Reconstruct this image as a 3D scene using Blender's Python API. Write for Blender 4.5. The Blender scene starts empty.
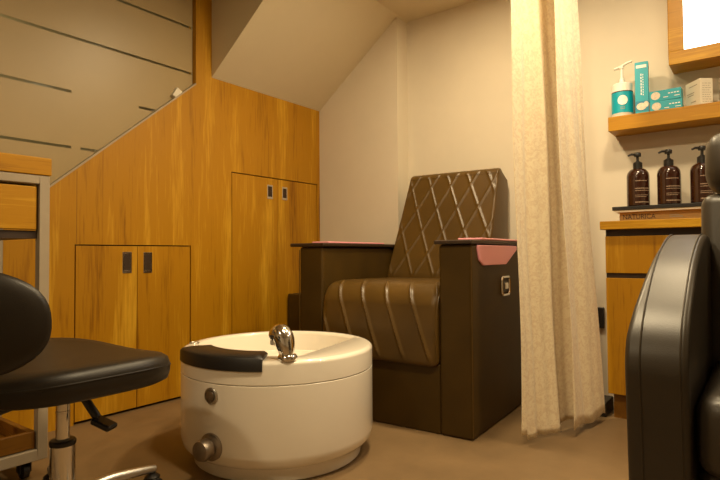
import bpy, bmesh, math, random
from mathutils import Vector, Matrix
random.seed(7)
S = bpy.context.scene
COL = S.collection
PI = math.pi
R = math.radians

# ------------------------------------------------------------------ materials
def new_mat(name):
    m = bpy.data.materials.new(name); m.use_nodes = True
    nt = m.node_tree
    return m, nt, nt.nodes['Principled BSDF']

def N(nt, kind, **kw):
    n = nt.nodes.new(kind)
    for k, v in kw.items():
        if k in n.inputs: n.inputs[k].default_value = v
        else: setattr(n, k, v)
    return n

def obj_coords(nt, scale=(1, 1, 1), randomize=True):
    tc = N(nt, 'ShaderNodeTexCoord')
    mp = N(nt, 'ShaderNodeMapping'); mp.inputs['Scale'].default_value = scale
    if randomize:
        oi = N(nt, 'ShaderNodeObjectInfo')
        mu = N(nt, 'ShaderNodeMath', operation='MULTIPLY'); mu.inputs[1].default_value = 9.0
        nt.links.new(oi.outputs['Random'], mu.inputs[0])
        ad = N(nt, 'ShaderNodeVectorMath', operation='ADD')
        nt.links.new(tc.outputs['Object'], ad.inputs[0]); nt.links.new(mu.outputs[0], ad.inputs[1])
        nt.links.new(ad.outputs[0], mp.inputs['Vector'])
    else:
        nt.links.new(tc.outputs['Object'], mp.inputs['Vector'])
    return mp.outputs['Vector']

def ramp(nt, src, stops):
    r = N(nt, 'ShaderNodeValToRGB')
    e = r.color_ramp.elements
    while len(e) > 1: e.remove(e[-1])
    e[0].position = stops[0][0]; e[0].color = (*stops[0][1], 1)
    for p, c in stops[1:]:
        x = e.new(p); x.color = (*c, 1)
    nt.links.new(src, r.inputs['Fac'])
    return r.outputs['Color']

def add_bump(nt, b, src, strength, dist):
    bp = N(nt, 'ShaderNodeBump', Strength=strength, Distance=dist)
    nt.links.new(src, bp.inputs['Height']); nt.links.new(bp.outputs['Normal'], b.inputs['Normal'])

def wood(name, axis, dark, mid, light, rough=0.42, coarse=1.0):
    m, nt, b = new_mat(name)
    sc = [9.0 * coarse] * 3; sc[axis] = 0.9 * coarse
    v = obj_coords(nt, sc)
    n1 = N(nt, 'ShaderNodeTexNoise', Scale=1.0, Detail=3.0, Roughness=0.5, Distortion=0.6)
    nt.links.new(v, n1.inputs['Vector'])
    sf = [110.0] * 3; sf[axis] = 6.0
    v2 = obj_coords(nt, sf)
    n2 = N(nt, 'ShaderNodeTexNoise', Scale=1.0, Detail=3.0, Roughness=0.6, Distortion=0.2)
    nt.links.new(v2, n2.inputs['Vector'])
    mx = N(nt, 'ShaderNodeMix', data_type='FLOAT')
    mx.inputs[0].default_value = 0.36
    nt.links.new(n1.outputs['Fac'], mx.inputs[2]); nt.links.new(n2.outputs['Fac'], mx.inputs[3])
    c = ramp(nt, mx.outputs[0], [(0.31, dark), (0.45, mid), (0.53, mid), (0.68, light)])
    nt.links.new(c, b.inputs['Base Color'])
    b.inputs['Roughness'].default_value = rough
    b.inputs['Specular IOR Level'].default_value = 0.3
    add_bump(nt, b, n2.outputs['Fac'], 0.12, 0.002)
    return m

def plain(name, col, rough=0.5, metal=0.0, spec=0.5, noise=0.0, nscale=8.0, bump=0.0, bscale=300.0, coat=0.0):
    m, nt, b = new_mat(name)
    b.inputs['Roughness'].default_value = rough
    b.inputs['Metallic'].default_value = metal
    b.inputs['Specular IOR Level'].default_value = spec
    b.inputs['Coat Weight'].default_value = coat
    v = obj_coords(nt)
    n1 = N(nt, 'ShaderNodeTexNoise', Scale=nscale, Detail=5.0, Roughness=0.6)
    nt.links.new(v, n1.inputs['Vector'])
    lo = tuple(x * (1 - noise) for x in col); hi = tuple(min(1, x * (1 + noise)) for x in col)
    c = ramp(nt, n1.outputs['Fac'], [(0.3, lo), (0.7, hi)])
    nt.links.new(c, b.inputs['Base Color'])
    if bump:
        n2 = N(nt, 'ShaderNodeTexNoise', Scale=bscale, Detail=3.0)
        nt.links.new(v, n2.inputs['Vector'])
        add_bump(nt, b, n2.outputs['Fac'], bump, 0.002)
    return m

def leather(name, col, rough, spec=0.5):
    m, nt, b = new_mat(name)
    v = obj_coords(nt)
    vo = N(nt, 'ShaderNodeTexVoronoi', Scale=420.0); nt.links.new(v, vo.inputs['Vector'])
    n1 = N(nt, 'ShaderNodeTexNoise', Scale=6.0, Detail=4.0); nt.links.new(v, n1.inputs['Vector'])
    c = ramp(nt, n1.outputs['Fac'], [(0.3, tuple(x * .85 for x in col)), (0.7, tuple(x * 1.15 for x in col))])
    nt.links.new(c, b.inputs['Base Color'])
    b.inputs['Roughness'].default_value = rough
    b.inputs['Specular IOR Level'].default_value = spec
    add_bump(nt, b, vo.outputs['Distance'], 0.10, 0.001)
    return m

def emit(name, col, strength):
    m, nt, b = new_mat(name)
    b.inputs['Base Color'].default_value = (*col, 1)
    b.inputs['Emission Color'].default_value = (*col, 1)
    b.inputs['Emission Strength'].default_value = strength
    return m

WD, WM, WL = (0.21, 0.075, 0.0015), (0.43, 0.200, 0.005), (0.64, 0.355, 0.024)
M = {}
M['wood_v'] = wood('oak_vertical', 2, WD, WM, WL)
M['wood_y'] = wood('oak_along_y', 1, WD, WM, WL)
M['wood_x'] = wood('oak_along_x', 0, WD, WM, WL)
M['wood_in'] = wood('oak_shaded', 1, (0.10, 0.037, 0.003), (0.18, 0.075, 0.007), (0.26, 0.12, 0.016))  # oak darkened in its colour to give the trolley tray its shade
M['paint'] = plain('wall_paint', (0.68, 0.61, 0.49), 0.85, noise=0.03, nscale=3.0, bump=0.05, bscale=180)
M['paint_soffit'] = plain('ceiling_paint', (0.68, 0.60, 0.42), 0.85, noise=0.03, nscale=2.0)
M['floor'] = plain('vinyl_floor', (0.20, 0.128, 0.062), 0.42, noise=0.16, nscale=4.5, bump=0.06, bscale=90, spec=0.4)
M['film'] = plain('frosted_film', (0.36, 0.265, 0.125), 0.38, noise=0.04, nscale=2.0, spec=0.4)
M['dark'] = plain('dark_gap', (0.02, 0.013, 0.008), 0.8, noise=0.1)
M['stairwell'] = plain('stairwell_paint', (0.55, 0.45, 0.30), 0.9, noise=0.05)
M['brown'] = leather('brown_leather', (0.088, 0.046, 0.007), 0.38, 0.45)
M['brown_panel'] = leather('brown_vinyl_panel', (0.058, 0.031, 0.004), 0.50, 0.25)
M['brown_trim'] = plain('brown_trim', (0.035, 0.017, 0.007), 0.5, noise=0.1)
M['black'] = leather('black_leather', (0.014, 0.010, 0.006), 0.44, 0.4)
M['black_salon'] = leather('charcoal_leather', (0.038, 0.029, 0.019), 0.40, 0.5)
M['black_plastic'] = plain('black_plastic', (0.012, 0.010, 0.009), 0.42, noise=0.1)
M['pink'] = plain('pink_plastic', (0.95, 0.40, 0.46), 0.35, noise=0.03)
M['chrome'] = plain('chrome', (0.78, 0.76, 0.72), 0.14, metal=1.0, noise=0.03)
M['steel'] = plain('brushed_steel', (0.50, 0.47, 0.42), 0.35, metal=1.0, noise=0.06)
M['tub'] = plain('cream_acrylic', (0.87, 0.80, 0.68), 0.22, noise=0.015, nscale=5.0, coat=0.4)
M['dark_steel'] = plain('worn_dark_steel', (0.33, 0.28, 0.23), 0.38, metal=1.0, noise=0.15, nscale=30)
M['grey_metal'] = plain('grey_painted_metal', (0.36, 0.29, 0.20), 0.45, noise=0.06, nscale=12)
M['cream_paper'] = plain('cream_card', (0.74, 0.68, 0.56), 0.7, noise=0.03)
M['white_plastic'] = plain('white_plastic', (0.82, 0.78, 0.70), 0.35, noise=0.02)
M['teal'] = plain('teal_card', (0.0, 0.34, 0.44), 0.4, noise=0.06)
M['teal_dark'] = plain('deep_teal_card', (0.0, 0.20, 0.32), 0.4, noise=0.06)
M['amber'] = plain('dark_amber_plastic', (0.035, 0.010, 0.005), 0.16, noise=0.1, coat=0.5)
M['print_pale'] = plain('pale_print', (0.36, 0.27, 0.19), 0.6, noise=0.05)
M['print_white'] = plain('white_print', (0.85, 0.83, 0.78), 0.6, noise=0.02)
M['print_dark'] = plain('dark_print', (0.07, 0.04, 0.025), 0.6, noise=0.05)
M['print_grey'] = plain('grey_print', (0.38, 0.32, 0.25), 0.6, noise=0.05)
M['oak_tinted_board'] = plain('oak_tinted_board', (0.46, 0.27, 0.08), 0.5, noise=0.04)  # orange reflection of the oak put into the base colour
M['petal'] = plain('pale_petal_print', (0.70, 0.62, 0.50), 0.6, noise=0.2, nscale=120)
M['white_light'] = emit('white_lit_panel', (1.0, 0.99, 0.97), 3.0)
M['lamp'] = emit('warm_lamp_lens', (1.0, 0.80, 0.52), 6.0)

def curtain_mat():
    m, nt, b = new_mat('cream_jacquard')
    v = obj_coords(nt, randomize=False)
    wob = N(nt, 'ShaderNodeTexNoise', Scale=26.0, Detail=3.0, Roughness=0.6, Distortion=2.6)
    nt.links.new(v, wob.inputs['Vector'])
    fine = N(nt, 'ShaderNodeTexNoise', Scale=55.0, Detail=3.0, Roughness=0.6, Distortion=1.5)
    nt.links.new(v, fine.inputs['Vector'])
    mx = N(nt, 'ShaderNodeMix', data_type='FLOAT'); mx.inputs[0].default_value = 0.45
    nt.links.new(wob.outputs['Fac'], mx.inputs[2]); nt.links.new(fine.outputs['Fac'], mx.inputs[3])
    r = N(nt, 'ShaderNodeValToRGB')
    r.color_ramp.elements[0].position = 0.44; r.color_ramp.elements[0].color = (0.82, 0.66, 0.44, 1)
    r.color_ramp.elements[1].position = 0.54; r.color_ramp.elements[1].color = (0.93, 0.80, 0.56, 1)
    nt.links.new(mx.outputs[0], r.inputs['Fac']); nt.links.new(r.outputs['Color'], b.inputs['Base Color'])
    b.inputs['Roughness'].default_value = 0.75
    b.inputs['Sheen Weight'].default_value = 0.3
    add_bump(nt, b, r.outputs['Color'], 0.35, 0.004)
    tr = N(nt, 'ShaderNodeBsdfTranslucent'); tr.inputs['Color'].default_value = (0.8, 0.66, 0.45, 1)
    mixs = N(nt, 'ShaderNodeMixShader'); mixs.inputs[0].default_value = 0.12
    out = nt.nodes['Material Output']
    nt.links.new(b.outputs[0], mixs.inputs[1]); nt.links.new(tr.outputs[0], mixs.inputs[2])
    nt.links.new(mixs.outputs[0], out.inputs['Surface'])
    return m
M['curtain'] = curtain_mat()

def glass_mat():
    m, nt, b = new_mat('clear_glass')
    g = N(nt, 'ShaderNodeBsdfGlossy', Roughness=0.05)
    t = N(nt, 'ShaderNodeBsdfTransparent'); t.inputs['Color'].default_value = (0.85, 0.9, 0.86, 1)
    f = N(nt, 'ShaderNodeFresnel', IOR=1.45)
    mx = N(nt, 'ShaderNodeMixShader')
    nt.links.new(f.outputs[0], mx.inputs[0]); nt.links.new(t.outputs[0], mx.inputs[1]); nt.links.new(g.outputs[0], mx.inputs[2])
    nt.links.new(mx.outputs[0], nt.nodes['Material Output'].inputs['Surface'])
    return m
M['glass'] = glass_mat()

# ------------------------------------------------------------------ mesh helpers
def BM(): return bmesh.new()

def box(bm, x0, x1, y0, y1, z0, z1):
    v = [bm.verts.new((x, y, z)) for x in (x0, x1) for y in (y0, y1) for z in (z0, z1)]
    for f in ((0, 1, 3, 2), (4, 6, 7, 5), (0, 4, 5, 1), (2, 3, 7, 6), (0, 2, 6, 4), (1, 5, 7, 3)):
        bm.faces.new([v[i] for i in f])

def prism(bm, pts, axis, a0, a1):
    """polygon pts in the two other axes (in xyz order), extruded along axis"""
    def mk(p, a):
        q = list(p); q.insert(axis, a); return bm.verts.new(q)
    A = [mk(p, a0) for p in pts]; B = [mk(p, a1) for p in pts]
    n = len(pts)
    bm.faces.new(A); bm.faces.new(list(reversed(B)))
    for i in range(n):
        bm.faces.new((A[i], B[i], B[(i + 1) % n], A[(i + 1) % n]))

def lathe(bm, prof, seg=32, c=(0, 0, 0), axis=2, cap=True):
    rings = []
    for r, h in prof:
        ring = []
        for i in range(seg):
            a = 2 * PI * i / seg
            p = [r * math.cos(a), r * math.sin(a)]
            p.insert(axis, h)
            ring.append(bm.verts.new((p[0] + c[0], p[1] + c[1], p[2] + c[2])))
        rings.append(ring)
    for A, B in zip(rings, rings[1:]):
        for i in range(seg):
            bm.faces.new((A[i], A[(i + 1) % seg], B[(i + 1) % seg], B[i]))
    if cap:
        if prof[0][0] > 1e-6: bm.faces.new(list(reversed(rings[0])))
        if prof[-1][0] > 1e-6: bm.faces.new(rings[-1])

def tube(bm, pts, rad, seg=12, closed=False):
    pts = [Vector(p) for p in pts]; n = len(pts)
    rad = rad if isinstance(rad, (list, tuple)) else [rad] * n
    rings = []; up = None
    for i, p in enumerate(pts):
        if closed: d = pts[(i + 1) % n] - pts[i - 1]
        else: d = pts[min(i + 1, n - 1)] - pts[max(i - 1, 0)]
        d.normalize()
        if up is None:
            up = Vector((0, 0, 1)) if abs(d.z) < .9 else Vector((1, 0, 0))
        s = d.cross(up).normalized(); up = s.cross(d).normalized()
        rings.append([bm.verts.new(p + rad[i] * (math.cos(2 * PI * k / seg) * s + math.sin(2 * PI * k / seg) * up)) for k in range(seg)])
    for i in range(n if closed else n - 1):
        A, B = rings[i], rings[(i + 1) % n]
        for k in range(seg):
            bm.faces.new((A[k], A[(k + 1) % seg], B[(k + 1) % seg], B[k]))
    if not closed:
        bm.faces.new(list(reversed(rings[0]))); bm.faces.new(rings[-1])

def smooth_path(pts, n=8):
    """Catmull-Rom through pts"""
    P = [Vector(p) for p in pts]; P = [2 * P[0] - P[1]] + P + [2 * P[-1] - P[-2]]
    out = []
    for i in range(1, len(P) - 2):
        for k in range(n):
            t = k / n
            a, b, c, d = P[i - 1], P[i], P[i + 1], P[i + 2]
            out.append(.5 * ((2 * b) + (c - a) * t + (2 * a - 5 * b + 4 * c - d) * t * t + (3 * b - a - 3 * c + d) * t ** 3))
    out.append(P[-2]); return out

def finish(bm, smooth=True, angle=35):
    bmesh.ops.remove_doubles(bm, verts=bm.verts, dist=1e-6)
    bmesh.ops.recalc_face_normals(bm, faces=bm.faces)

def obj(name, bm, mat, parent=None, bevel=0.0, smooth=True, seg=3, angle=40):
    finish(bm)
    me = bpy.data.meshes.new(name); bm.to_mesh(me); bm.free()
    me.materials.append(M[mat] if isinstance(mat, str) else mat)
    if smooth:
        for p in me.polygons: p.use_smooth = True
        me.set_sharp_from_angle(angle=R(angle))
    o = bpy.data.objects.new(name, me); COL.objects.link(o)
    if bevel:
        b = o.modifiers.new('bevel', 'BEVEL'); b.width = bevel; b.segments = seg; b.limit_method = 'ANGLE'; b.angle_limit = R(30)
        b.harden_normals = True
    if parent: o.parent = parent
    return o

def boxo(name, dims, mat, parent=None, bevel=0.0, **kw):
    bm = BM(); box(bm, *dims); return obj(name, bm, mat, parent, bevel, **kw)

def tag(o, label, cat, group=None):
    o['label'] = label; o['category'] = cat
    if group: o['group'] = group
    return o

def thing(name, label, cat, loc=(0, 0, 0), rz=0.0, group=None):
    o = bpy.data.objects.new(name, None); COL.objects.link(o)
    o.empty_display_size = 0.05
    o.location = loc; o.rotation_euler = (0, 0, rz)
    return tag(o, label, cat, group)

def struct(o):
    o['kind'] = 'structure'; return o

def copy_tree(o, loc, label):
    r = o.copy(); COL.objects.link(r); r.location = loc; r['label'] = label
    for ch in list(o.children):
        c = ch.copy(); COL.objects.link(c); c.parent = r
        for g in list(ch.children):
            d = g.copy(); COL.objects.link(d); d.parent = c
    return r

# ------------------------------------------------------------------ camera
H = 0.70
cam = bpy.data.cameras.new('camera'); co = bpy.data.objects.new('camera', cam); COL.objects.link(co)
yaw, pitch, roll = R(36.8447), R(1.50214), R(-0.40398)
f = Vector((-math.sin(yaw) * math.cos(pitch), math.cos(yaw) * math.cos(pitch), math.sin(pitch)))
r0 = Vector((math.cos(yaw), math.sin(yaw), 0)); u0 = r0.cross(f)
r2 = math.cos(roll) * r0 + math.sin(roll) * u0; u2 = -math.sin(roll) * r0 + math.cos(roll) * u0
mw = Matrix.Identity(4)
for i in range(3):
    mw[i][0] = r2[i]; mw[i][1] = u2[i]; mw[i][2] = -f[i]
mw[2][3] = H
co.matrix_world = mw
cam.sensor_width = 36.0; cam.lens = 541.176 * 36.0 / 720.0
cam.clip_start = 0.02
S.camera = co

# ------------------------------------------------------------------ setting
XL, YB, YB2, XS = -2.302, 2.641, 2.757, -1.70
ZC = 2.095
XR, YF = 2.2, -2.2
struct(boxo('floor', (XL - 1.2, XR + .1, YF - .1, YB2 + .1, -0.05, 0.0), 'floor', smooth=False))
# back wall with its shallow step
bm = BM()
prism(bm, [(XL - 0.05, YB), (XS, YB), (XS, YB2), (XR + .1, YB2), (XR + .1, YB2 + .12), (XL - 0.05, YB2 + .12)], 2, 0, 2.3)
struct(obj('wall_back', bm, 'paint', smooth=False))
struct(boxo('wall_right', (XR, XR + .1, YF, YB2, 0, 2.3), 'paint', smooth=False))
struct(boxo('wall_front', (XL - 1.2, XR + .1, YF - .1, YF, 0, 2.7), 'paint', smooth=False))
# flat ceiling, and the sloped underside of the stair beside it
bm = BM(); box(bm, -1.695, XR + .1, YF - .1, YB2 + .1, ZC, ZC + .1)
box(bm, XL, -1.695, YF - .1, 1.787, ZC + .45, ZC + .55)
box(bm, -1.715, -1.695, YF - .1, 1.80, ZC, ZC + .55)
struct(obj('ceiling', bm, 'paint_soffit', smooth=False))
bm = BM(); prism(bm, [(XL, 1.63), (-1.69, ZC), (-1.69, ZC + .5), (XL, ZC + .5)], 1, 1.787, YB2 + .01)
struct(obj('ceiling_soffit', bm, 'paint_soffit', smooth=False))

# left wall: oak cladding following the stair, with two recesses for the cupboards
LOW = (1.096, 1.655, 0.008, 0.744); TALL = (1.923, 2.612, 0.008, 1.146)
def slope(y): return 0.984 + 0.846 * (y - 0.999)
bm = BM(); T0, T1 = XL - 0.02, XL
def quad(pts): prism(bm, pts, 0, T0, T1)
g = 0.0055
quad([(YF, 0), (0.3, 0), (0.3, slope(.3)), (0.05, .184), (YF, .184)])
quad([(0.3, 0), (LOW[0] - g, 0), (LOW[0] - g, slope(LOW[0] - g)), (0.3, slope(.3))])
quad([(LOW[0] - g, LOW[3] + g), (LOW[1] + g, LOW[3] + g), (LOW[1] + g, slope(LOW[1] + g)), (LOW[0] - g, slope(LOW[0] - g))])
quad([(LOW[1] + g, 0), (1.689, 0), (1.689, slope(1.689)), (LOW[1] + g, slope(LOW[1] + g))])
quad([(1.689, 0), (1.789, 0), (1.789, 2.6), (1.689, 2.6)])
quad([(1.789, 0), (TALL[0] - g, 0), (TALL[0] - g, 1.66), (1.789, 1.66)])
box(bm, XL - .06, XL - .02, 1.689, 1.789, 1.4, 2.6)
quad([(TALL[0] - g, TALL[3] + g), (TALL[1] + g, TALL[3] + g), (TALL[1] + g, 1.66), (TALL[0] - g, 1.66)])
quad([(TALL[1] + g, 0), (YB + .01, 0), (YB + .01, 1.66), (TALL[1] + g, 1.66)])
struct(obj('wall_left', bm, 'wood_v', smooth=False))
# thin metal edge along the sloping top
bm = BM()
prism(bm, [(0.30, slope(.3)), (1.689, slope(1.689)), (1.689, slope(1.689) + .009), (0.30, slope(.3) + .009)], 0, XL - .03, XL + .003)
struct(obj('trim_1', bm, 'grey_metal', smooth=False))
# seams between the boards: dark joint strips let into the face
bm = BM()
for y, z0, z1 in ((1.098, .752, slope(1.098) - .01),):
    box(bm, XL - .001, XL + .0004, y - .0008, y + .0008, z0, z1)
struct(obj('trim_2', bm, M['wood_in'], smooth=False))
# dark stairwell behind the glass
bm = BM()
box(bm, XL - 1.2, XL - 1.1, YF, YB2, 0, 2.7)
box(bm, XL - 1.2, XL - .02, YB2, YB2 + .1, 0, 2.7)
box(bm, XL - 1.2, XL, YF, YB2, 2.6, 2.7)
struct(obj('wall_stairwell', bm, 'stairwell', smooth=False))

# frosted glass above the stair-side cladding
gl = thing('frosted_glass_panel', 'tall frosted glass screen with clear stripes above the sloping wood panelling', 'glass panel', (XL - .03, 0.7, slope(.7)))
def glass_poly(y0, y1, z0, z1):
    """clip the strip z0..z1 to the area above the slope; local coords"""
    pts = []
    ys = (z0 - 0.984) / 0.846 + 0.999; ye = (z1 - 0.984) / 0.846 + 0.999
    if y1 <= ys: pts = [(y0, z0), (y1, z0), (y1, z1), (y0, z1)]
    elif y1 >= ye: pts = [(y0, z0), (ys, z0), (ye, z1), (y0, z1)]
    else: pts = [(y0, z0), (ys, z0), (y1, slope(y1)), (y1, z1), (y0, z1)]
    return [(a - 0.7, b - slope(.7)) for a, b in pts]
bm = BM(); prism(bm, glass_poly(YF + .02, 1.688, 0.3, 2.59), 0, -.006, .002); obj('glass_pane', bm, 'glass', gl, smooth=False)
bm = BM()
w = 0.0058
strips = [0.915, 1.158, 1.394, 1.627, 1.862, 2.10, 2.335]
edges = [0.3] + strips + [2.59]
for i in range(len(edges) - 1):
    lo = edges[i] + (w if i else 0); hi = edges[i + 1] - (w if i < len(edges) - 2 else 0)
    ysl = min(1.687, (lo - 0.984) / 0.846 + 0.999)
    ys = (lo - .984) / .846 + .999; ye = (hi - .984) / .846 + .999
    prism(bm, glass_poly(YF + .03, 1.687, lo, hi), 0, .002, .004)
# stripes are closed where the film is uncut
for z, a, b in ((1.394, 1.085, 1.392), (1.158, 1.085, 1.125)):
    prism(bm, [(a - .7, z - w - slope(.7)), (b - .7, z - w - slope(.7)), (b - .7, z + w - slope(.7)), (a - .7, z + w - slope(.7))], 0, .002, .004)
obj('frosted_film', bm, 'film', gl, smooth=False)
o = boxo('glass_clamp', (-.012, .026, -.018, .018, -.026, .026), 'cream_paper', gl, bevel=.003)
o.location = (0, 1.587 - .7, 1.500 - slope(.7)); o.rotation_euler = (R(-32), 0, 0)

# ------------------------------------------------------------------ built-in cupboards
def pull(parent, y, z, hy, hz, cz):
    bm = BM(); t = .006
    box(bm, 0.0, .003, y - hy, y - hy + t, z - hz, z + hz); box(bm, 0.0, .003, y + hy - t, y + hy, z - hz, z + hz)
    box(bm, 0.0, .003, y - hy + t, y + hy - t, z - hz, z - hz + t * 2); box(bm, 0.0, .003, y - hy + t, y + hy - t, z + hz - t * 1.4, z + hz)
    h = obj('handle', bm, 'chrome', parent, bevel=.001); h['label'] = 'flush steel pull'
    r = boxo('finger_recess', (0.0, .0012, y - hy + t, y + hy - t, z - hz + t * 2, z + hz - t * 1.4), 'brown_trim', h, smooth=False)
def cupboard(name, label, D, mid, pulls):
    t = thing(name, label, 'cupboard', (XL, (D[0] + D[1]) / 2, 0)); oy = (D[0] + D[1]) / 2
    bm = BM(); box(bm, -.06, -.021, D[0] - .01 - oy, D[1] + .01 - oy, .002, D[3] + .01); obj('carcass', bm, 'dark', t, smooth=False)
    for i, (a, b) in enumerate(((D[0], mid - .0015), (mid + .0015, D[1]))):
        d = boxo('door', (-.02, -.001, a - oy, b - oy, D[2] + .004, D[3]), 'wood_v', t, bevel=.0012, seg=2)
        p = pulls[i]; pull(d, p[0] - oy, p[1], .022, p[2], 0)
        d.children[0].location.x = -.001
cupboard('low_cupboard', 'low two-door oak cupboard set in the left wall under the slope', LOW, 1.372, ((1.322, .67, .047), (1.424, .668, .047)))
cupboard('tall_cupboard', 'tall two-door oak cupboard set in the wall beside the brown chair', TALL, 2.266, ((2.201, 1.066, .040), (2.321, 1.066, .038)))

# ------------------------------------------------------------------ trolley on the left
t = thing('workstation_trolley', 'oak trolley in a grey metal frame on castors at the left edge', 'trolley', (-1.84, 0.793, 0))
L, Dp = 0.62, 0.40   # runs towards -y and -x from its near-right corner
bm = BM()
box(bm, -.03, 0, -.03, 0, .06, .958); box(bm, -.03, 0, -L, -L + .03, .06, .958)
box(bm, -Dp, -Dp + .03, -.03, 0, .06, .958); box(bm, -Dp, -Dp + .03, -L, -L + .03, .06, .958)
box(bm, -.03, 0, -L + .03, -.03, .93, .958); box(bm, -Dp, -Dp + .03, -L + .03, -.03, .93, .958)
box(bm, -.03, 0, -L + .03, -.03, .06, .095); box(bm, -Dp, -Dp + .03, -L + .03, -.03, .06, .095)
box(bm, -Dp + .03, -.03, -.03, 0, .93, .958); box(bm, -Dp + .03, -.03, -L, -L + .03, .93, .958)
box(bm, -Dp + .03, -.03, -.03, 0, .06, .09); box(bm, -Dp + .03, -.03, -L, -L + .03, .06, .09)
obj('frame', bm, 'grey_metal', t, bevel=.003)
boxo('worktop', (-Dp, .004, -L, .004, .958, 1.015), 'wood_y', t, bevel=.004)
d = boxo('drawer', (-.03, -.008, -L + .036, -.036, .785, .922), 'wood_y', t, bevel=.003)
bm = BM(); box(bm, -Dp + .03, -.02, -L + .034, -.031, .757, .782)
obj('gap_shade_board', bm, 'brown_trim', t, smooth=False)  # board in dark colour, standing in for the shaded gap under the drawer
boxo('divider', (-.05, -.03, -.17, -.155, .15, .755), 'brown_trim', t, smooth=False)
tr = BM()
box(tr, -.028, -.012, -L + .034, -.034, .098, .150); box(tr, -Dp + .035, -.028, -.050, -.034, .098, .150)
box(tr, -Dp + .035, -.028, -L + .034, -L + .05, .098, .150); box(tr, -Dp + .035, -.028, -L + .05, -.05, .092, .104)
box(tr, -Dp + .035, -Dp + .05, -L + .05, -.05, .104, .150)
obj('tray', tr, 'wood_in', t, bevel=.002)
for x, y in ((-.05, -.05), (-.05, -L + .05), (-Dp + .05, -.05), (-Dp + .05, -L + .05)):
    c = BM(); lathe(c, [(.0, -.011), (.020, -.011), (.024, -.008), (.024, .008), (.020, .011), (0, .011)], 20, (x, y, .0245), axis=1)
    cc = obj('castor', c, 'black_plastic', t)
    k = BM(); box(k, x - .014, x + .014, y - .017, y - .012, .02, .06); box(k, x - .014, x + .014, y + .012, y + .017, .02, .06); box(k, x - .016, x + .016, y - .017, y + .017, .05, .062)
    obj('castor_fork', k, 'black_plastic', cc, bevel=.001)
bm = BM(); box(bm, -1.99, -1.90, .57, .655, .1055, .135)
tag(obj('tissue_box', bm, 'pink', bevel=.006), 'small pinkish packet lying in the bottom tray of the trolley', 'packet')

# ------------------------------------------------------------------ quilted cushions
def cushion(name, loop, uL, uR, mat, parent, quilt=None, nu=120, step=.006, edge=.025, caps=True, flat=None):
    """loop: closed list of (v,z) ; lofted along u. quilt=(i0,i1,spacing,slope,depth) over arc length range"""
    P = [Vector(p) for p in loop]; n = len(P)
    pts = []; L_ = 0
    for i in range(n):
        a, b = P[i], P[(i + 1) % n]; d = (b - a).length; k = max(1, int(d / step)) if (flat is None or not (flat[0] <= i < flat[1])) else max(1, int(d / .05))
        for j in range(k):
            pts.append((a + (b - a) * j / k, L_ + d * j / k))
        L_ += d
    m = len(pts)
    area = sum(pts[i][0].x * pts[(i + 1) % m][0].y - pts[(i + 1) % m][0].x * pts[i][0].y for i in range(m))
    sg = 1 if area > 0 else -1
    nor = []
    for i in range(m):
        d = pts[(i + 2) % m][0] - pts[i - 2][0]; d.normalize(); nor.append(Vector((d.y, -d.x)) * sg)
    bm = BM(); grid = []
    us = [0.5 - 0.5 * math.cos(PI * k / 14) for k in range(15)]
    # denser at both edges
    cols = []
    for k in range(nu + 1): cols.append(k / nu)
    for e in (.002, .004, .013, .017): cols += [e, 1 - e]
    cols = sorted(cols)
    for i, (p, s) in enumerate(pts):
        a, b = uL(p), uR(p); row = []
        for c in cols:
            u = a + (b - a) * c; W = b - a
            e = min(c, 1 - c) * W
            off = 0
            if e < edge: off -= edge * .8 * (1 - math.sqrt(max(0, 1 - ((edge - e) / edge) ** 2)))
            if quilt and quilt[0] <= s <= quilt[1]:
                sp, sl, dep = quilt[2:5]
                uu = (c - .5) * quilt[5]; tt = s - quilt[0]
                fade = min(1, e / .02) * min(1, (s - quilt[0]) / .03) * min(1, (quilt[1] - s) / .03)
                d1 = (uu + sl * tt) / sp; d2 = (uu - sl * tt) / sp
                k1 = abs(d1 - round(d1)) * sp; k2 = abs(d2 - round(d2)) * sp
                g1 = math.exp(-(k1 / .0055) ** 2); g2 = math.exp(-(k2 / .0055) ** 2)
                pl = abs(math.sin(PI * d1) * math.sin(PI * d2)) ** .5
                off += fade * dep * (max(g1 * quilt[6], g2) - .35)
            q = p + nor[i] * off
            row.append(bm.verts.new((u, q.x, q.y)))
        grid.append(row)
    nc = len(cols)
    for i in range(m):
        A, B = grid[i], grid[(i + 1) % m]
        for k in range(nc - 1): bm.faces.new((A[k], A[k + 1], B[k + 1], B[k]))
    bm.faces.new([g_[0] for g_ in grid]); bm.faces.new([g_[-1] for g_ in reversed(grid)])
    return obj(name, bm, mat, parent, angle=55)

def arc(cx, cz, r, a0, a1, n=8):
    return [(cx + r * math.cos(R(a0 + (a1 - a0) * i / n)), cz + r * math.sin(R(a0 + (a1 - a0) * i / n))) for i in range(n + 1)]

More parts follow.
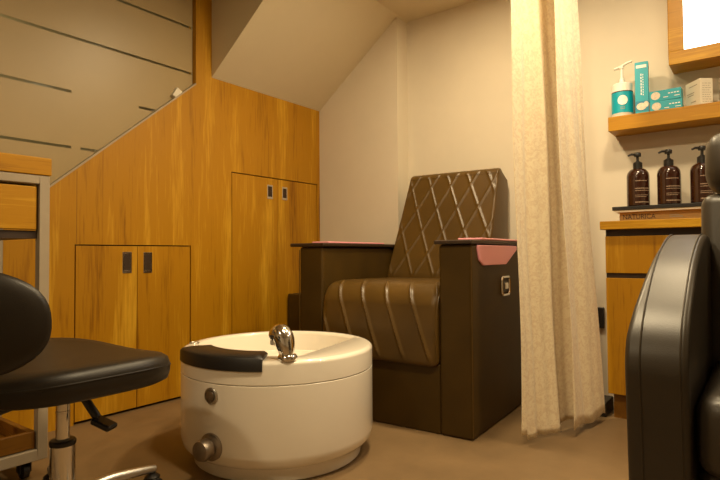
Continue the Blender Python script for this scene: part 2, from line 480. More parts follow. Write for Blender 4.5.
# ------------------------------------------------------------------ brown pedicure chair
ch = thing('pedicure_chair', 'wide brown leather pedicure armchair with diamond quilted back, behind the white tub', 'armchair', (-0.8846, 1.8749, 0), R(2.873))
for a, b in ((-.135, 0.0), (-.840, -.705)):
    bm = BM(); box(bm, a, b, 0, .70, 0, .735); arm = obj('arm', bm, 'brown_panel', ch, bevel=.012, seg=4)
    s = BM()
    x = b if b == 0.0 else a
    tube(s, [(x, .001, .012), (x, .001, .722)], .0022, 8); obj('piping', s, 'brown', arm)
boxo('front_panel', (-.704, -.136, .006, .60, 0.0, .268), 'brown_panel', ch, bevel=.006)
def rest(a, b, bowl_u, sgn):
    bm = BM(); box(bm, a, b, -.012, .70, .736, .752); o = obj('armrest', bm, 'brown_trim', ch, bevel=.005)
    w_ = BM()
    box(w_, min(bowl_u, bowl_u - sgn * .10), max(bowl_u, bowl_u - sgn * .10), .10, .60, .753, .761)
    p = obj('manicure_bowl', w_, 'pink', ch, bevel=.003); p['label'] = 'pink plastic bowl'
    h = BM()
    pts = [(.055, .732), (.520, .732), (.520, .715), (.375, .652), (.110, .652), (.072, .672), (.055, .715)]
    u0_, u1_ = (bowl_u - .010, bowl_u + .004) if sgn > 0 else (bowl_u - .004, bowl_u + .010)
    prism(h, pts, 0, u0_, u1_); obj('bowl_lip', h, 'pink', p, bevel=.003)
rest(-.150, .006, .003, 1)
rest(-.888, -.690, -.846, -1)
seat_loop = [(.62, .575), (.40, .580), (.20, .582)] + arc(.085, .482, .100, 90, 170, 10) + [(-.020, .40), (-.022, .30)] + arc(.0, .278, .02, 180, 270, 4) + [(.10, .262), (.62, .40)]
cushion('seat_cushion', seat_loop, lambda p: -.702, lambda p: -.138, 'brown', ch, quilt=(0.515, .90, .117, .36, .0085, .564, .0), nu=110, edge=.03)
# piping at the cushion's visible end
bm = BM(); path = smooth_path([(-.139, .20, .574), (-.139, .085, .566), (-.139, .012, .535), (-.139, -.012, .47), (-.139, -.018, .38), (-.139, -.014, .285)], 6)
tube(bm, path, .004, 8); obj('piping', bm, 'brown', ch)
def bl(p): return -.706 + (.706 - .650) * max(0, min(1, (p.y - .60) / .53))
def br(p): return -.150 + .006 * max(0, min(1, (p.y - .60) / .53))
back_loop = [(.545, .52), (.555, .60), (.600, .735), (.655, .90)] + [(.720, 1.105)] + arc(.752, 1.100, .034, 170, 40, 6) + [(.858, 1.085), (.868, 1.05), (.868, .40), (.70, .36)]
cushion('backrest', back_loop, bl, br, 'brown', ch, quilt=(.06, .655, .117, .47, .0058, .53, 1.0), nu=110, edge=.014, flat=None)
boxo('rear_base', (-.700, -.140, .61, .80, 0.0, .36), 'brown_panel', ch, bevel=.01)
# chrome emblem on the outer side of the right arm
bm = BM()
ring = []
for cxy, a0 in (((.398, .580), 0), ((.338, .580), 90), ((.338, .540), 180), ((.398, .540), 270)):
    for k in range(6):
        a = R(a0 + 90 * k / 5); ring.append((.004, cxy[0] + .018 * math.cos(a), cxy[1] + .018 * math.sin(a)))
tube(bm, ring, .006, 8, closed=True)
em = obj('side_control', bm, 'chrome', ch); em['label'] = 'chrome control'
boxo('control_lever', (0, .010, .352, .392, .546, .574), 'chrome', em, bevel=.004)
boxo('control_plate', (0.0, .0025, .334, .402, .535, .585), 'black_plastic', em, bevel=.001)

# dark box standing beyond the chair's left arm
tag(boxo('side_box', (-2.29, -2.02, 2.33, 2.60, 0, .468), 'brown_panel', bevel=.008), 'dark brown box on the floor between brown armchair and tall cupboard', 'box')

# ------------------------------------------------------------------ white pedicure tub
TC = (-1.420, 1.400); TR = .338
tb = thing('pedicure_tub', 'round cream foot spa tub on the floor in front of the brown chair', 'foot spa tub', (TC[0], TC[1], 0))
bm = BM(); lathe(bm, [(0, .0), (.290, .0), (.294, .004), (.294, .030), (.300, .042), (.318, .050), (.331, .064), (TR, .090), (TR, .3025), (TR - .002, .3045), (.30, .3045), (0, .30)], 96)
obj('tub_body', bm, 'tub', tb, angle=30)
def rin(th):
    d = (math.degrees(th) + 80 + 180) % 360 - 180
    k = max(0, min(1, (abs(d) - 40) / 22)); k = k * k * (3 - 2 * k)
    r_ = .238 + (.298 - .238) * k
    # straight inner edge of the deck on the tap side
    q = math.cos(th - R(12.0))
    if q > .05: r_ = min(r_, .192 / q) if .192 / q < r_ - .02 else min(r_, r_ - .25 * max(0, r_ - .192 / q + .02))
    return r_
bm = BM(); seg = 128; rings = []
def ringf(fr, z): rings.append([bm.verts.new((fr(2 * PI * i / seg) * math.cos(2 * PI * i / seg), fr(2 * PI * i / seg) * math.sin(2 * PI * i / seg), z)) for i in range(seg)])
ringf(lambda a: .26, .3055); ringf(lambda a: TR - .003, .3055); ringf(lambda a: TR, .308)
ringf(lambda a: TR, .365)
for k in range(1, 7):
    a = R(90 * k / 6); ringf(lambda t_, a=a: TR - .016 * (1 - math.cos(a)), .365 + .014 * math.sin(a))
ringf(lambda t_: rin(t_) + .008, .379)
ringf(lambda t_: rin(t_) + .002, .376); ringf(lambda t_: rin(t_) - .002, .368)
ringf(lambda t_: rin(t_) - .012, .30); ringf(lambda t_: rin(t_) * .86, .20); ringf(lambda t_: rin(t_) * .74, .165); ringf(lambda t_: .09, .155)
for A, B in zip(rings, rings[1:]):
    for i in range(seg): bm.faces.new((A[i], A[(i + 1) % seg], B[(i + 1) % seg], B[i]))
bm.faces.new(rings[-1]); bm.faces.new(rings[0])
# only above the body: the basin itself hangs inside
obj('tub_rim', bm, 'tub', tb, angle=40)
# padded black foot rest on the rim
bm = BM(); A0, A1, n = -117, -53, 28
sec = []
for i in range(n + 1):
    th = R(A0 + (A1 - A0) * i / n); c_, s_ = math.cos(th), math.sin(th)
    e = min(i, n - i) / 1.2; k = 1 if e >= 1 else math.sqrt(max(.3, 1 - (1 - e) ** 2))
    zi = .380; prof = [(.240, zi), (.238, zi + .010 * k), (.243, zi + .015 * k), (.300, zi + .017 * k), (.338, zi + .014 * k), (.343, zi + .008 * k), (.344, .350), (.3385, .348), (.3395, .366), (.326, .3805)]
    sec.append([bm.verts.new((r_ * c_, r_ * s_, z_)) for r_, z_ in prof])
for A, B in zip(sec, sec[1:]):
    m_ = len(A)
    for k in range(m_): bm.faces.new((A[k], A[(k + 1) % m_], B[(k + 1) % m_], B[k]))
bm.faces.new(sec[0]); bm.faces.new(list(reversed(sec[-1])))
p = obj('foot_rest', bm, 'black_plastic', tb, angle=50); p['label'] = 'black padded foot rest'
# pull-out tap
fx, fy = .241, -.201
bm = BM(); lathe(bm, [(0, .378), (.029, .378), (.031, .382), (.031, .389), (.026, .395), (0, .396)], 28, (fx, fy, 0))
tp = obj('tap', bm, 'chrome', tb); tp['label'] = 'chrome tap'
ld = Vector((-.75, -.05, 0))
pth = smooth_path([(fx, fy, .388), (fx - .004, fy, .408), (fx - .010, fy, .428), (fx - .018, fy, .446), (fx - .030, fy - .001, .456), (fx - .044, fy - .003, .450), (fx - .051, fy - .004, .436)], 6)
nn = len(pth); rd = [.020 + .012 * math.sin(PI * min(1, i / (nn - 1))) for i in range(nn)]; rd[-1] = .016; rd[-2] = .018
bm = BM(); tube(bm, pth, rd, 20); obj('tap_spout', bm, 'chrome', tp)
bm = BM(); tube(bm, [Vector(pth[-1]), Vector(pth[-1]) + Vector((-.002, .001, -.014))], .0145, 16); obj('aerator', bm, 'white_plastic', tp)
# control button and drain knob on the near side, small cap on the rim
def on_side(name, ang, z, prof, mat, parent=tb, label=None):
    b_ = BM(); lathe(b_, [(r_, h) for r_, h in prof], 32, axis=0)
    o = obj(name, b_, mat, parent)
    if parent is tb:
        o.location = ((TR) * math.cos(R(ang)), TR * math.sin(R(ang)), z); o.rotation_euler = (0, 0, R(ang))
    if label: o['label'] = label
    return o
bt = on_side('control_button', -82, .268, [(0, -.004), (.026, -.004), (.026, .004), (.022, .007), (.0195, .007), (.0195, .004), (0, .004)], 'steel', label='round metal button')
on_side('button_cap', 0, 0, [(0, .003), (.0175, .003), (.016, .0085), (.006, .0105), (0, .0108)], 'dark_steel', bt)
kn = on_side('drain_knob', -82, .113, [(0, -.004), (.042, -.004), (.042, .006), (.036, .011), (.026, .013), (0, .013)], 'dark_steel', label='round metal drain knob')
b_ = BM(); lathe(b_, [(0, .012), (.024, .012), (.031, .018), (.033, .040), (.029, .050), (.020, .053), (0, .053)], 24, axis=0)
hd = obj('knob_grip', b_, 'dark_steel', kn)
bm = BM(); pts = [(-.262 + .016 * math.cos(a_ * PI / 12), -.172 + .016 * math.sin(a_ * PI / 12), .380) for a_ in range(24)]
tube(bm, pts, .0022, 6, closed=True); obj('rim_cap', bm, 'steel', tb)
bm = BM(); lathe(bm, [(0, .379), (.008, .379), (.008, .386), (.004, .388), (0, .388)], 16, (-.03, -.232, 0)); obj('air_switch', bm, 'chrome', tb)

# ------------------------------------------------------------------ stool
SX, SY = -1.458, .664
st = thing('swivel_stool', 'low black padded stool with backrest on a chrome gas column, left foreground', 'stool', (SX, SY, 0))
def superpad(hx, hy, zprof, n=64, ex=3.2, c=(0, 0)):
    b_ = BM(); rings = []
    for sc, z in zprof:
        ring = []
        for i in range(n):
            a = 2 * PI * i / n; ca, sa = math.cos(a), math.sin(a)
            rr = (abs(ca) ** ex + abs(sa) ** ex) ** (-1 / ex)
            x = rr * ca * hx * sc; y = rr * sa * hy * sc
            dish = .024 * ((x / hx) ** 2) * sc
            ring.append(b_.verts.new((x + c[0], y + c[1], z + (dish if z > .40 else dish * .6))))
        rings.append(ring)
    for A, B in zip(rings, rings[1:]):
        for i in range(n): b_.faces.new((A[i], A[(i + 1) % n], B[(i + 1) % n], B[i]))
    b_.faces.new(rings[-1]); b_.faces.new(list(reversed(rings[0])))
    return b_
bm = superpad(.285, .215, [(.55, .380), (.92, .382), (.98, .389), (1.0, .402), (1.0, .418), (.98, .434), (.93, .444), (.75, .450), (.45, .453), (.15, .454)], c=(.034, -.036))
sp = obj('seat', bm, 'black', st, angle=70)
bm = superpad(.286, .216, [(1.0, .4125), (1.003, .4145), (1.0, .4165)], c=(.034, -.036)); obj('seat_seam', bm, 'black', sp)
boxo('seat_mechanism', (-.075, .085, -.075, .065, .340, .382), 'black_plastic', st, bevel=.006)
bm = BM(); lathe(bm, [(0, .20), (.0165, .20), (.0165, .298), (.0175, .299), (.0175, .303), (.0165, .304), (.0165, .345), (0, .345)], 24); obj('gas_rod', bm, 'chrome', st)
bm = BM(); lathe(bm, [(0, .085), (.0295, .085), (.0295, .218), (0, .218)], 28); obj('column_sleeve', bm, 'chrome', st)
bm = BM(); lathe(bm, [(.017, .216), (.0305, .216), (.0315, .220), (.0315, .226), (.028, .230), (.017, .231)], 28, cap=False); obj('sleeve_collar', bm, 'black_plastic', st)
bm = BM(); lathe(bm, [(0, .060), (.046, .060), (.050, .070), (.044, .092), (0, .094)], 28); obj('hub', bm, 'chrome', st)
for k in range(5):
    a = R(90 + 72 * k); d = Vector((math.cos(a), math.sin(a), 0))
    bm = BM(); pts = smooth_path([d * .03 + Vector((0, 0, .078)), d * .12 + Vector((0, 0, .086)), d * .20 + Vector((0, 0, .080)), d * .262 + Vector((0, 0, .072))], 6)
    n = len(pts); tube(bm, pts, [.017 - .006 * i / n for i in range(n)], 12); la = obj('base_arm', bm, 'steel', st)
    e = d * .255; s_ = Vector((-d.y, d.x, 0))
    bm = BM()
    for q in (-.014, .014):
        for h in range(2): pass
        rim = [(0, -.008), (.021, -.008), (.025, -.005), (.025, .005), (.021, .008), (0, .008)]
        b2 = BM(); lathe(b2, rim, 20, axis=1)
        b2.transform(Matrix.Translation(e + s_ * q + Vector((0, 0, .0252))) @ Matrix.Rotation(a, 4, 'Z'))
        tmp = bpy.data.meshes.new('tmp'); b2.to_mesh(tmp); b2.free(); bm.from_mesh(tmp); bpy.data.meshes.remove(tmp)
    ca = obj('castor', bm, 'black_plastic', st)
    bm = BM(); tube(bm, [e + Vector((0, 0, .03)), e + Vector((0, 0, .070))], .008, 10); lathe(bm, [(0, .046), (.020, .046), (.022, .052), (.012, .060), (0, .060)], 16, (e.x, e.y, 0)); obj('castor_stem', bm, 'black_plastic', ca)
# height lever
bm = BM(); tube(bm, smooth_path([(.0, .02, .356), (.022, .036, .340), (.044, .050, .305), (.058, .060, .280)], 6), [.011] * 18 + [.010], 10)
lv = obj('height_lever', bm, 'black_plastic', st)
bm = BM(); box(bm, -.022, .034, -.021, .021, -.008, .008); bm.transform(Matrix.Translation((.070, .066, .268)) @ Matrix.Rotation(R(28), 4, 'Z') @ Matrix.Rotation(R(22), 4, 'Y')); obj('lever_paddle', bm, 'black_plastic', lv, bevel=.006)
# backrest pad, on the near-left side
bd = Vector((.62, -.78, 0)).normalized(); bc = Vector((.212, -.338, .572))
bm = BM(); n = 48
rings = []
for sc, tk in ((.25, .030), (.6, .028), (.86, .020), (.97, .008), (1.0, 0), (.97, -.010), (.86, -.022), (.6, -.030), (.25, -.032)):
    ring = []
    for i in range(n):
        a = 2 * PI * i / n; ca_, sa_ = math.cos(a), math.sin(a); ex = 2.5
        rr = (abs(ca_) ** ex + abs(sa_) ** ex) ** (-1 / ex)
        lx = rr * ca_ * .205 * sc; lz = rr * sa_ * .112 * sc
        ring.append(bm.verts.new((lx, tk - 0.9 * lx * lx, lz)))
    rings.append(ring)
for A, B in zip(rings, rings[1:]):
    for i in range(n): bm.faces.new((A[i], A[(i + 1) % n], B[(i + 1) % n], B[i]))
bm.faces.new(rings[0]); bm.faces.new(rings[-1])
ang = math.atan2(bd.y, bd.x) - PI / 2
bm.transform(Matrix.Translation(bc) @ Matrix.Rotation(ang, 4, 'Z') @ Matrix.Rotation(R(-6), 4, 'X'))
obj('backrest', bm, 'black', st, angle=70)
bm = BM(); tube(bm, smooth_path([(.03, -.05, .366), (.12, -.17, .368), (.215, -.345, .372), (.250, -.405, .42), (.240, -.395, .56)], 8), .009, 10); obj('backrest_bar', bm, 'black_plastic', st)

# ------------------------------------------------------------------ curtain
def curtain_sheet(name, S0, S1, T0_, T1_, hem, amp, folds, mat, parent=None, nz=90, ns=150, zt=2.06, phase=0.0):
    bm = BM(); grid = []
    for j in range(nz + 1):
        t_ = j / nz; row = []
        for i in range(ns + 1):
            s = i / ns
            zb = hem(s); z = zb + (zt - zb) * t_
            bx = S0[0] + (S1[0] - S0[0]) * s; by = S0[1] + (S1[1] - S0[1]) * s
            tx = T0_[0] + (T1_[0] - T0_[0]) * s; ty = T0_[1] + (T1_[1] - T0_[1]) * s
            x = bx + (tx - bx) * t_; y = by + (ty - by) * t_
            d = Vector((S1[0] - S0[0], S1[1] - S0[1])).normalized(); nrm = Vector((d.y, -d.x))
            w1 = math.sin(2 * PI * folds * s + phase + .5 * math.sin(3 * t_)) ; w2 = math.sin(2 * PI * folds * 2.3 * s + 1.3 + 1.5 * t_)
            a_ = amp * (1 - .55 * t_)
            o_ = a_ * (w1 * .75 + .3 * w2) + .006 * math.sin(9 * t_ + 7 * s)
            row.append(bm.verts.new((x + nrm.x * o_, y + nrm.y * o_, z)))
        grid.append(row)
    for A, B in zip(grid, grid[1:]):
        for k in range(ns): bm.faces.new((A[k], A[k + 1], B[k + 1], B[k]))
    o = obj(name, bm, mat, parent, angle=180)
    m_ = o.modifiers.new('thickness', 'SOLIDIFY'); m_.thickness = .002
    return o
cu = thing('curtain', 'long cream patterned curtain hanging from the ceiling beside the brown armchair', 'curtain', (-.65, 2.17, 0.0))
def local(p): return (p[0] + .65, p[1] - 2.17)
curtain_sheet('drape', local((-.725, 1.93)), local((-.565, 2.44)), local((-.745, 1.92)), local((-.632, 2.34)),
              lambda s: (.040 if s < .05 else .018 + .004 * math.sin(14 * s)) + .014 * max(0, min(1, (s - .46) / .05)) + .045 * max(0, s - .60) / .40, .017, 3.3, 'curtain', cu)
curtain_sheet('lining', local((-.600, 2.13)), local((-.540, 2.41)), local((-.645, 2.08)), local((-.632, 2.30)),
              lambda s: .032 + .008 * math.sin(9 * s), .010, 1.6, 'curtain', cu, nz=50, ns=50, phase=1.0)
bm = BM(); box(bm, -.70 + .65, -.67 + .65, 1.2 - 2.17, 2.74 - 2.17, 2.062, 2.094); o = obj('curtain_track', bm, 'white_plastic', cu, bevel=.003)

# ------------------------------------------------------------------ right: cabinet, shelf, bottles
YC = 2.47
cb = thing('wall_cabinet', 'oak drawer cabinet standing against the back wall under the shelf', 'cabinet', (-.55, YC, 0))
boxo('worktop', (-.010, 1.25, -.032, .287, .796, .831), 'wood_x', cb, bevel=.003)
boxo('carcass', (.004, 1.24, .022, .287, .105, .796), 'wood_v', cb, smooth=False)
for k in range(2):
    x0, x1 = .004 + k * .62, .004 + k * .62 + .612
    boxo('drawer', (x0, x1, 0, .022, .613, .768), 'wood_v', cb, bevel=.002)
    boxo('door', (x0, x1, 0, .022, .105, .592), 'wood_v', cb, bevel=.002)
bm = BM(); box(bm, .004, 1.24, .012, .0221, .768, .796); box(bm, .004, 1.24, .012, .0221, .592, .613); obj('grip_channel', bm, 'brown_trim', cb, smooth=False)
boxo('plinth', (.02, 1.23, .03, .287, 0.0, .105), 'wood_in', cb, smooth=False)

tag(boxo('wall_shelf', (-.556, .70, 2.61, YB2, 1.243, 1.308), 'wood_x', bevel=.003), 'thick floating oak shelf on the back wall above the dark bottles', 'shelf')

mf = thing('framed_light_panel', 'glowing white panel in a chunky oak frame above the shelf', 'light panel', (-.312, 2.61, 1.491))
bm = BM(); fw = .056
box(bm, 0, .90, 0, .147, 0, fw); box(bm, 0, fw, 0, .147, fw, .56); box(bm, .90 - fw, .90, 0, .147, fw, .56); box(bm, 0, .90, 0, .147, .56, .60)
obj('frame', bm, 'wood_x', mf, bevel=.002, smooth=False)
boxo('lit_panel', (fw, .90 - fw, .008, .03, fw, .56), 'white_light', mf, smooth=False)

# ---- display stand carrying the three dark bottles
ds = thing('display_stand', 'low display stand with black top and lettered base coloured by reflected oak on the cabinet', 'display stand', (-.530, 2.535, .831))
boxo('top_board', (0, .72, 0, .18, .050, .066), 'black_plastic', ds, bevel=.0015)
boxo('edge_strip', (.008, .712, .004, .176, .042, .050), 'cream_paper', ds, smooth=False)
tb_ = boxo('base_block', (.024, .70, .026, .17, 0, .042), 'oak_tinted_board', ds, smooth=False)

def text_mesh(s, size, name, mat, parent, loc, rot, label=None, xs=1.0):
    cu_ = bpy.data.curves.new('t', 'FONT'); cu_.body = s; cu_.size = size; cu_.extrude = .0004; cu_.align_x = 'LEFT'; cu_.resolution_u = 3
    to = bpy.data.objects.new('t', cu_); COL.objects.link(to)
    dg = bpy.context.evaluated_depsgraph_get(); dg.update()
    me = bpy.data.meshes.new_from_object(to.evaluated_get(dg))
    bpy.data.objects.remove(to); me.name = name; me.materials.clear(); me.materials.append(M[mat])
    o = bpy.data.objects.new(name, me); COL.objects.link(o); o.parent = parent; o.location = loc; o.rotation_euler = rot; o.scale = (xs, 1, 1)
    if label: o['label'] = label
    return o
text_mesh('NATURICA', .030, 'lettering', 'print_dark', tb_, (.036, .0255, .011), (PI / 2, 0, 0), 'dark capital letters', 0.85)
bm = BM(); box(bm, .215, .262, .0252, .026, .014, .018); box(bm, .215, .25, .0252, .026, .021, .024); obj('small_print', bm, 'print_grey', tb_, smooth=False)

def pump_bottle(loc, label):
    t_ = thing('pump_bottle', label, 'bottle', loc, 0, 'dark pump bottles on the display stand')
    b_ = BM(); r_ = .0445
    lathe(b_, [(0, 0), (r_ - .004, 0), (r_, .004), (r_, .128)] + [(.016 + (r_ - .016) * math.cos(R(k * 15)), .128 + .036 * math.sin(R(k * 15))) for k in range(1, 7)] + [(.016, .172), (0, .172)], 40)
    bo = obj('bottle_body', b_, 'amber', t_)
    b_ = BM(); lathe(b_, [(0, .165), (.0185, .165), (.0185, .189), (.012, .193), (.008, .196), (.0055, .198), (.0055, .222), (0, .222)], 24); co_ = obj('pump_collar', b_, 'black_plastic', t_)
    b_ = BM(); lathe(b_, [(0, .216), (.013, .216), (.014, .219), (.014, .230), (.011, .234), (0, .234)], 20)
    tube(b_, [(0, 0, .226), (-.022, -.012, .227), (-.034, -.018, .221)], [.006, .005, .004], 10); obj('pump_head', b_, 'black_plastic', t_)
    # printed lines wrapped round the front
    b_ = BM()
    rows = [(.106, .40, .75, .0035), (.073, .35, 1.15, .004), (.064, .35, 1.05, .003), (.045, .35, .80, .0025), (.038, .35, .62, .0025), (.014, .45, 1.25, .005)]
    a0 = -PI / 2 + .25
    for ri, (z, w0, w1, h) in enumerate(rows):
        if ri in (1, 3, 5):
            obj('label_print', b_, 'print_pale', t_, smooth=False); b_ = BM()
        k = -w0
        while k < w1 - w0 * .2:
            dw = random.uniform(.05, .14)
            aa, ab = a0 - .35 + (k + w0) , a0 - .35 + (k + w0 + dw)
            q = [((r_ + .0004) * math.cos(a), (r_ + .0004) * math.sin(a)) for a in (aa, ab)]
            vs = [b_.verts.new((q[0][0], q[0][1], z)), b_.verts.new((q[1][0], q[1][1], z)), b_.verts.new((q[1][0], q[1][1], z + h)), b_.verts.new((q[0][0], q[0][1], z + h))]
            b_.faces.new(vs); k += dw + .025
    obj('label_print', b_, 'print_pale', t_, smooth=False)
    return t_
pb = pump_bottle((-.436, 2.592, .897), 'dark amber pump bottle, nearest the curtain, of three on the stand')
copy_tree(pb, (-.319, 2.592, .897), 'dark amber pump bottle in the middle of the three on the stand')
copy_tree(pb, (-.199, 2.592, .897), 'dark amber pump bottle half hidden by the black chair headrest')

# ---- things on the shelf
ZS = 1.308
wb = thing('pump_bottle', 'white pump bottle with teal label at the left end of the shelf', 'bottle', (-.507, 2.672, ZS))
bm = BM(); lathe(bm, [(0, 0), (.041, 0), (.044, .004), (.044, .118), (.0, .118)], 40); obj('bottle_body', bm, 'white_plastic', wb)
bm = BM(); lathe(bm, [(.0443, .018), (.0446, .018), (.0446, .112), (.0443, .112)], 40, cap=False); lb = obj('label_band', bm, 'teal', wb); lb['label'] = 'teal label'
bm = BM(); lathe(bm, [(.0443, .112), (.0448, .112), (.0448, .1165), (.0443, .1165)], 40, cap=False); obj('dark_ring', bm, 'brown_trim', wb)
bm = BM(); lathe(bm, [(0, .1165), (.0425, .1165), (.0425, .150), (.038, .155), (.016, .160), (.011, .166), (.011, .180), (.0065, .183), (.0065, .232), (0, .232)], 32); obj('pump_collar', bm, 'white_plastic', wb)
bm = BM(); lathe(bm, [(0, .226), (.010, .226), (.010, .240), (0, .243)], 20); tube(bm, smooth_path([(-.030, -.006, .228), (-.006, 0, .236), (.03, -.012, .246), (.046, -.017, .246)], 5), [.006] * 10 + [.005] * 6, 10); obj('pump_head', bm, 'white_plastic', wb)
def curved_patch(b_, r_, a_c, zc, ra, rz, n=20):
    cv = b_.verts.new((r_ * math.cos(a_c), r_ * math.sin(a_c), zc)); ring_ = []
    for i in range(n):
        a = 2 * PI * i / n; t_ = a_c + ra / r_ * math.cos(a)
        ring_.append(b_.verts.new((r_ * math.cos(t_), r_ * math.sin(t_), zc + rz * math.sin(a))))
    for i in range(n): b_.faces.new((cv, ring_[i], ring_[(i + 1) % n]))
bm = BM(); curved_patch(bm, .0462, -PI / 2 + .22, .073, .021, .022); obj('round_mark', bm, 'print_white', lb, smooth=False)
bm = BM()
for z in (.040, .033): 
    for k in range(3):
        a = -PI / 2 + .02 + k * .15; pts_ = [(.0449 * math.cos(x_), .0449 * math.sin(x_)) for x_ in (a, a + .11)]
        bm.faces.new([bm.verts.new((*pts_[0], z)), bm.verts.new((*pts_[1], z)), bm.verts.new((*pts_[1], z + .003)), bm.verts.new((*pts_[0], z + .003))])
obj('small_print', bm, 'print_pale', lb, smooth=False)

def disc(b_, x, z, rx, rz, y, n=20):
    b_.faces.new([b_.verts.new((x + rx * math.cos(2 * PI * i / n), y, z + rz * math.sin(2 * PI * i / n))) for i in range(n)])
def rect(b_, x0, x1, z0, z1, y):
    b_.faces.new([b_.verts.new((x0, y, z0)), b_.verts.new((x1, y, z0)), b_.verts.new((x1, y, z1)), b_.verts.new((x0, y, z1))])
# upright carton
ub = thing('product_carton', 'tall narrow teal carton standing upright beside the white pump bottle', 'box', (-.4245, 2.665, ZS), R(6))
boxo('carton', (-.0265, .0265, -.024, .024, 0, .232), 'teal', ub, bevel=.0012)
bm = BM(); yf = -.0245
rect(bm, -.021, .020, .205, .218, yf); obj('heading_print', bm, 'print_white', ub, smooth=False); bm = BM()
for k in range(7): rect(bm, -.004, .000, .085 + k * .014, .095 + k * .014, yf)
for k in range(9): rect(bm, .004, .007, .082 + k * .011, .089 + k * .011, yf)
obj('white_print', bm, 'print_white', ub, smooth=False)
bm = BM(); rect(bm, -.0265, .0265, .012, .058, yf + .0002); obj('dark_band', bm, 'teal_dark', ub, smooth=False)
bm = BM(); disc(bm, -.002, .034, .020, .016, yf - .0002); disc(bm, .016, .042, .010, .013, yf - .0003); obj('flower_print', bm, 'petal', ub, smooth=False)
# two flat cartons stacked
def flat_carton(z, x, rz, lab):
    t_ = thing('product_carton', lab, 'box', (x, 2.668, z), rz, 'teal cartons lying flat on the shelf')
    boxo('carton', (-.061, .061, -.025, .025, 0, .046), 'teal', t_, bevel=.0012)
    b_ = BM(); disc(b_, -.036, .024, .018, .017, -.0253); obj('flower_print', b_, 'petal', t_, smooth=False)
    b_ = BM()
    for k in range(4): rect(b_, .012 + k * .011, .020 + k * .011, .026, .030, -.0253)
    rect(b_, -.006, .012, .012, .015, -.0253); rect(b_, .035, .056, .013, .0155, -.0253)
    obj('white_print', b_, 'print_white', t_, smooth=False)
    return t_
flat_carton(ZS, -.331, R(1.5), 'lower of two teal cartons lying flat on the shelf')
b2_ = flat_carton(ZS + .0465, -.3325, R(-2), 'upper of two teal cartons lying flat on the shelf')
b_ = BM(); rect(b_, -.020, .004, .0455, .0468, -.0256); box(b_, -.020, .004, -.0254, -.010, .0461, .0468); obj('white_flap', b_, 'print_white', b2_, smooth=False)
# white cartons
def white_carton(loc, rz, w_, d_, h_, lab):
    t_ = thing('product_carton', lab, 'box', loc, rz)
    boxo('carton', (-w_ / 2, w_ / 2, -d_ / 2, d_ / 2, 0, h_), 'cream_paper', t_, bevel=.001)
    b_ = BM(); y_ = -d_ / 2 - .0003
    for k in range(9):
        x_ = -w_ / 2 + .008
        while x_ < w_ / 2 - .012:
            l_ = random.uniform(.004, .012); rect(b_, x_, min(x_ + l_, w_ / 2 - .004), h_ * (.12 + .085 * k), h_ * (.12 + .085 * k) + .0022, y_); x_ += l_ + .003
    obj('front_print', b_, 'print_grey', t_, smooth=False)
    xx = -w_ / 2 - .0003
    for z0, y0, y1 in ((.80, -.6, .5), (.55, -.2, .8), (.47, -.1, .7), (.2, -.4, .3)):
        b_ = BM(); b_.faces.new([b_.verts.new((xx, y0 * d_ / 2, h_ * z0)), b_.verts.new((xx, y1 * d_ / 2, h_ * z0)), b_.verts.new((xx, y1 * d_ / 2, h_ * z0 + .004)), b_.verts.new((xx, y0 * d_ / 2, h_ * z0 + .004))])
        obj('side_print', b_, 'print_grey', t_, smooth=False)
    return t_
white_carton((-.212, 2.682, ZS), R(38), .052, .098, .112, 'white printed carton standing at an angle right of the teal cartons')
white_carton((-.098, 2.69, ZS), R(10), .08, .08, .115, 'white printed carton at the right edge of the photo')

# small fittings by the curtain
tag(boxo('wall_socket', (-.668, -.618, YB2 - .018, YB2, .342, .440), 'black_plastic', bevel=.004), 'small black fitting on the wall between curtain and cabinet', 'wall fitting')
tag(boxo('low_box', (-.598, -.556, 2.475, 2.62, 0, .060), 'black_plastic', bevel=.006), 'low black object on the floor just behind the curtain hem', 'box')

# ------------------------------------------------------------------ black salon chair, right foreground
X0, Y0 = -.195, 1.003
sc_ = thing('salon_chair', 'large black leather salon armchair with headrest, cut off by the right edge', 'armchair', (X0 + .36, Y0 + .30, 0))
ox, oy = -.36, -.30
prof = [(0.012, .17), (0.004, .34), (-.004, .46), (-.006, .515), (.010, .556), (.045, .595), (.100, .634), (.170, .675), (.250, .707), (.330, .728), (.400, .738), (.450, .736), (.490, .722), (.510, .69), (.515, .62), (.515, .17)]
def salon_arm(xa, xb):
    sm = [(p.x, p.y) for p in smooth_path([(a, b, 0) for a, b in prof[:-2]], 5)] + [(.515, .60), (.515, .17)]
    b_ = BM(); prism(b_, [(a + oy, b) for a, b in sm], 0, xa + ox, xb + ox)
    mid_ = (xa + xb) / 2 + ox; out_ = -1 if mid_ < 0 else 1
    for v_ in b_.verts:
        if (v_.co.x - mid_) * out_ > 0: v_.co.x -= out_ * .020 * max(0, min(1, (v_.co.z - .56) / .17))
    a_ = obj('arm', b_, 'black_salon', sc_, bevel=.010, seg=4, angle=50)
    for x_ in ((xa + .024, xb - .012) if xa == 0 else (xa + .012, xb - .024)):
        b_ = BM(); pts_ = []
        for i in range(len(sm) - 2):
            p0 = Vector(sm[max(i - 1, 0)]); p1 = Vector(sm[i + 1]); d = (p1 - p0).normalized()
            nn_ = Vector((-d.y, d.x)); pts_.append((x_ + ox, sm[i][0] + oy + nn_.x * .0005, sm[i][1] + nn_.y * .0005))
        tube(b_, pts_, .0016, 6); obj('stitching', b_, 'black_salon', a_)
salon_arm(0, .094); salon_arm(.626, .72)
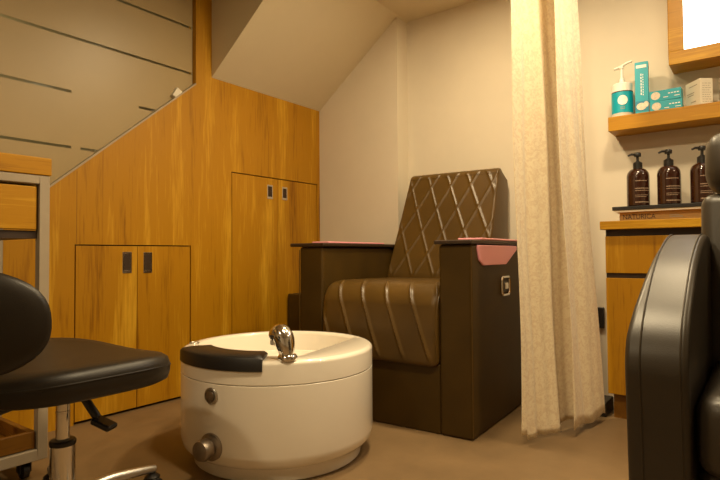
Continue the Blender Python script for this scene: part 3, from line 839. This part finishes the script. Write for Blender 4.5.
def rounded_box(dims, r_, nm, mat='black_salon', xf=None):
    b_ = BM(); box(b_, *dims)
    bmesh.ops.bevel(b_, geom=b_.edges[:], offset=r_, segments=6, profile=.5, affect='EDGES')
    if xf is not None: b_.transform(xf)
    return obj(nm, b_, mat, sc_, angle=60)
rounded_box((.097 + ox, .623 + ox, .020 + oy, .56 + oy, .335, .468), .032, 'seat')
rounded_box((.097 + ox, .623 + ox, .06 + oy, .55 + oy, .20, .340), .02, 'seat_base')
tilt = Matrix.Translation((0, .43 + oy, .44)) @ Matrix.Rotation(R(-9), 4, 'X')
rounded_box((.074 + ox, .646 + ox, 0, .11, -.09, .405), .028, 'backrest', xf=tilt)
rounded_box((.084 + ox, .636 + ox, -.035, .095, .405, .550), .045, 'headrest', xf=tilt)
b_ = BM(); lathe(b_, [(0, 0), (.27, 0), (.28, .008), (.275, .018), (.10, .030), (.045, .04), (.040, .06), (.040, .205), (0, .205)], 48, (0, .02, 0)); obj('pedestal', b_, 'chrome', sc_)

# ------------------------------------------------------------------ lighting
def downlight(x, y, power, size, label, z=ZC, col=(1.0, .79, .48)):
    t_ = thing('ceiling_downlight', label, 'ceiling light', (x, y, z), 0, 'round ceiling downlights')
    b_ = BM(); lathe(b_, [(.050, -.002), (.050, -.010), (.066, -.010), (.070, 0), (.050, 0)], 32, cap=False); obj('trim_ring', b_, 'white_plastic', t_)
    b_ = BM(); lathe(b_, [(0, -.003), (.050, -.003), (.050, 0), (0, 0)], 32); obj('lens', b_, 'lamp', t_)
    l = bpy.data.lights.new('downlight', 'AREA'); l.shape = 'DISK'; l.size = size; l.energy = power; l.color = col
    lo = bpy.data.objects.new('downlight', l); COL.objects.link(lo); lo.location = (x, y, z - .014)
downlight(-.98, 1.85, 15, .16, 'round ceiling downlight above the brown armchair')
downlight(-.25, 1.85, 9, .16, 'round ceiling downlight in front of the cabinet')
downlight(-.42, .90, 17, .20, 'round ceiling downlight between the stool and the salon chair')
downlight(1.2, 1.9, 6, .16, 'round ceiling downlight at the right end of the cabinet')
downlight(-.9, -.9, 12, .20, 'round ceiling downlight at the room front')
sl = bpy.data.lights.new('stairwell_fill', 'POINT'); sl.energy = 22; sl.shadow_soft_size = .1; sl.color = (1.0, .8, .5)  # unseen fill light, added to brighten what shows through the clear stripes
so = bpy.data.objects.new('stairwell_fill', sl); COL.objects.link(so); so.location = (XL - .55, .2, 2.3)

wd = bpy.data.worlds.new('world'); S.world = wd; wd.use_nodes = True
wd.node_tree.nodes['Background'].inputs['Color'].default_value = (1.0, .78, .5, 1)
wd.node_tree.nodes['Background'].inputs['Strength'].default_value = 0.05

S.view_settings.view_transform = 'Standard'
S.view_settings.look = 'None'
S.view_settings.exposure = 0.50
S.view_settings.gamma = 1.0
S.view_settings.use_curve_mapping = False
